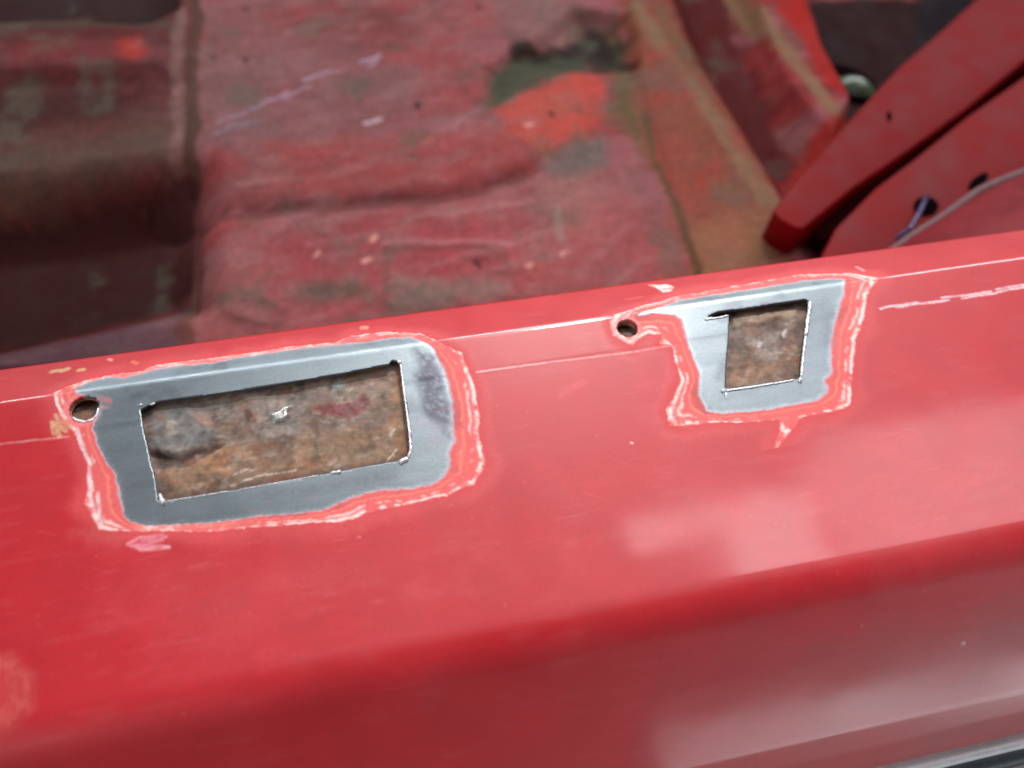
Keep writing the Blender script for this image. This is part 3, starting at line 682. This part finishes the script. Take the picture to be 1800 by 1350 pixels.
fme = grid_mesh('floor_pan', FX, FY, FZ, None, {'pigment': fc, 'matte': np.clip(fm, 0, 1)})
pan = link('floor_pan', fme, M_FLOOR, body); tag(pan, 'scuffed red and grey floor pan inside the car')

# ------------------------------------------------------------------ beams on the right, built up from a traced foot
M_BEAM = plain('deep_red_beam_paint', S(122, 9, 12), .55, spec=.15, coat=0, scale=60, var=.12, bump=.08)
M_BEAM_D = plain('dusty_red_beam_paint', S(126, 12, 15), .55, spec=.15, coat=0, scale=40, var=.16, bump=.1)
M_PINK = plain('dusty_red_panel', S(128, 30, 36), .5, coat=0, spec=.3, scale=50, var=.2, bump=.1)
M_LIT_FOLD = plain('lit_fold_grey', S(118, 88, 90), .8, scale=200, var=.2, bump=.6)
def slab(name, pts, z, depth, m, parent, bev=.003, label=None, seg=3):
    bm = bmesh.new(); P = [at(px, py, z) for px, py in pts]
    f = bm.faces.new([bm.verts.new(tuple(p)) for p in P]); bm.normal_update()
    if f.normal.z < 0: f.normal_flip()
    r = bmesh.ops.extrude_face_region(bm, geom=[f]); topf = [g_ for g_ in r['geom'] if isinstance(g_, bmesh.types.BMFace)]
    vs = [g_ for g_ in r['geom'] if isinstance(g_, bmesh.types.BMVert)]
    for v in vs: v.co.z += 0
    for v in bm.verts:
        if v not in vs: v.co.z -= depth
    bmesh.ops.recalc_face_normals(bm, faces=bm.faces)
    es = [e_ for e_ in bm.edges if all(v in vs for v in e_.verts)]
    bmesh.ops.bevel(bm, geom=es, offset=bev, segments=seg, affect='EDGES', profile=.5)
    o = link(name, bm_mesh(name, bm), m, parent)
    if label: o['label'] = label
    return o
slab('cross_beam', [(1360,370),(1392,325),(1480,225),(1580,118),(1650,58),(1780,-60),(2100,-80),(2060,-30),(1890,60),(1800,108),(1700,190),(1600,262),(1500,330),(1412,402),(1398,400),(1372,385)], -.104, .035, M_BEAM, body, .0016, 'upper diagonal red beam with a small punched slot')
slab('cross_beam', [(1445,450),(1470,400),(1540,330),(1600,285),(1700,205),(1800,135),(1900,75),(2150,-20),(2200,250),(1900,350),(1700,440),(1560,520),(1440,540)], -.107, .045, M_BEAM_D, body, .0015, 'lower diagonal red beam with a round hole')
# dark gutter between the beams
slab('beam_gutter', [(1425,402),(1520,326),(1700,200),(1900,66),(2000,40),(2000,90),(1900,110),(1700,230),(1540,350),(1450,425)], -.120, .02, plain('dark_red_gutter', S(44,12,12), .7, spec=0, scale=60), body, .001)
# pillar foot: curved panel sweeping up beside the sill
def ribbon(name, rows, m, parent, label=None, sub=2):
    bm = bmesh.new(); V = [[bm.verts.new(tuple(at(px, py, z))) for px, py, z in r] for r in rows]
    for A, B in zip(V[:-1], V[1:]):
        for i in range(len(A) - 1): bm.faces.new((A[i], A[i + 1], B[i + 1], B[i]))
    bmesh.ops.recalc_face_normals(bm, faces=bm.faces)
    o = link(name, bm_mesh(name, bm), m, parent)
    md = o.modifiers.new('s', 'SUBSURF'); md.levels = md.render_levels = sub
    md = o.modifiers.new('t', 'SOLIDIFY'); md.thickness = .0015
    if label: o['label'] = label
    return o
pf = ribbon('pillar_foot', [
    [(1555,450,-.085),(1600,418,-.080),(1650,388,-.076),(1720,338,-.072),(1800,303,-.070),(1950,250,-.068)],
    [(1560,458,-.080),(1610,428,-.074),(1660,400,-.070),(1725,356,-.066),(1800,325,-.064),(1950,280,-.062)],
    [(1590,480,-.074),(1640,452,-.066),(1690,425,-.060),(1750,392,-.056),(1820,370,-.052),(1960,330,-.050)],
    [(1640,520,-.075),(1690,490,-.060),(1740,462,-.050),(1800,440,-.042),(1860,420,-.038),(2000,380,-.036)],
    [(1700,580,-.09),(1740,540,-.075),(1800,520,-.06),(1860,500,-.05),(1920,480,-.045),(2050,440,-.045)]], M_PINK, body, 'dusty pink-red foot of the door pillar')
bm = bmesh.new(); wire(bm, [Vector(at(*p)) for p in [(1560,448,-.082),(1600,418,-.079),(1650,387,-.075),(1690,358,-.072),(1722,335,-.070),(1760,318,-.069),(1800,303,-.069),(1950,248,-.067)]], .0024, 5, 12, .03)
link('lit_fold_bead', bm_mesh('lit_fold_bead', bm), M_LIT_FOLD, pf)  # pale bead added for the lit fold along the panel's top edge
# oval hole with a plastic plug in the deeper panel, slot and round hole in the beams
def disc(name, px, py, z, rx, ry, ang, m, parent, dome=0.0, rings=5, k=28, label=None):
    c = at(px, py, z); bm = bmesh.new(); R_ = []
    ca, sa = math.cos(ang), math.sin(ang)
    for i in range(1, rings + 1):
        f = i / rings
        R_.append([bm.verts.new((c[0] + f * (rx * math.cos(2*math.pi*j/k) * ca - ry * math.sin(2*math.pi*j/k) * sa),
                                 c[1] + f * (rx * math.cos(2*math.pi*j/k) * sa + ry * math.sin(2*math.pi*j/k) * ca), c[2] + dome * (1 - f * f))) for j in range(k)])
    v0 = bm.verts.new((c[0], c[1], c[2] + dome))
    for j in range(k): bm.faces.new((v0, R_[0][j], R_[0][(j + 1) % k]))
    for A, B in zip(R_[:-1], R_[1:]):
        for j in range(k): bm.faces.new((A[j], B[j], B[(j + 1) % k], A[(j + 1) % k]))
    bmesh.ops.recalc_face_normals(bm, faces=bm.faces)
    o = link(name, bm_mesh(name, bm), m, parent)
    if label: o['label'] = label
    return o
disc('drain_hole', 1490, 138, -.1555, .021, .013, math.radians(-38), M_DARK, body)  # holes are flat discs, their inner dark painted in
pl = disc('drain_plug', 1505, 152, -.1540, .0140, .0100, math.radians(-38), M_GREEN, body, .007, label='cloudy green plastic drain plug with a wet highlight')
disc('round_hole', 1628, 362, -.1062, .0085, .0065, math.radians(30), M_DARK, body)
disc('slot', 1563, 204, -.1032, .0045, .0014, math.radians(70), M_DARK, body)
disc('slot', 1720, 318, -.1062, .010, .003, math.radians(30), M_DARK, body)
# blue cable that shows in the round hole
bm = bmesh.new(); wire(bm, [Vector(at(*p)) for p in [(1575,420,-.1035),(1600,402,-.099),(1612,382,-.0985),(1624,356,-.0995),(1630,345,-.106)]], .0014, 3, 10, .03)
tag(link('cable', bm_mesh('cable', bm), M_BLUE), 'blue-sheathed cable end showing in the round hole of the lower diagonal beam', 'cable')

# ------------------------------------------------------------------ trim strip under the sill lip
def sweep(name, prof_, x0, x1, m, parent, label=None):
    X_, K = np.meshgrid(np.linspace(x0, x1, 60), np.arange(len(prof_)))
    P_ = np.array(prof_); me_ = grid_mesh(name, X_, P_[K, 0], P_[K, 1] + 0 * X_)
    o = link(name, me_, m, parent)
    if label: o['label'] = label
    return o
ly, lz = lip
sweep('chrome_edge', [(ly + .004, lz - .0110), (ly - .0030, lz - .0095), (ly - .0042, lz - .0092), (ly - .0052, lz - .0098), (ly - .0058, lz - .0120)], -.45, .62, M_CHROME, body, 'thin pale bright edge of the trim strip')
sweep('trim_strip', [(ly + .004, lz - .015), (ly - .005, lz - .0122), (ly - .0075, lz - .0122), (ly - .0095, lz - .0135), (ly - .0110, lz - .016), (ly - .0100, lz - .022), (ly, lz - .026)], -.45, .62, M_RUBBER, body, 'dark grey rubber trim strip under the sill lip')
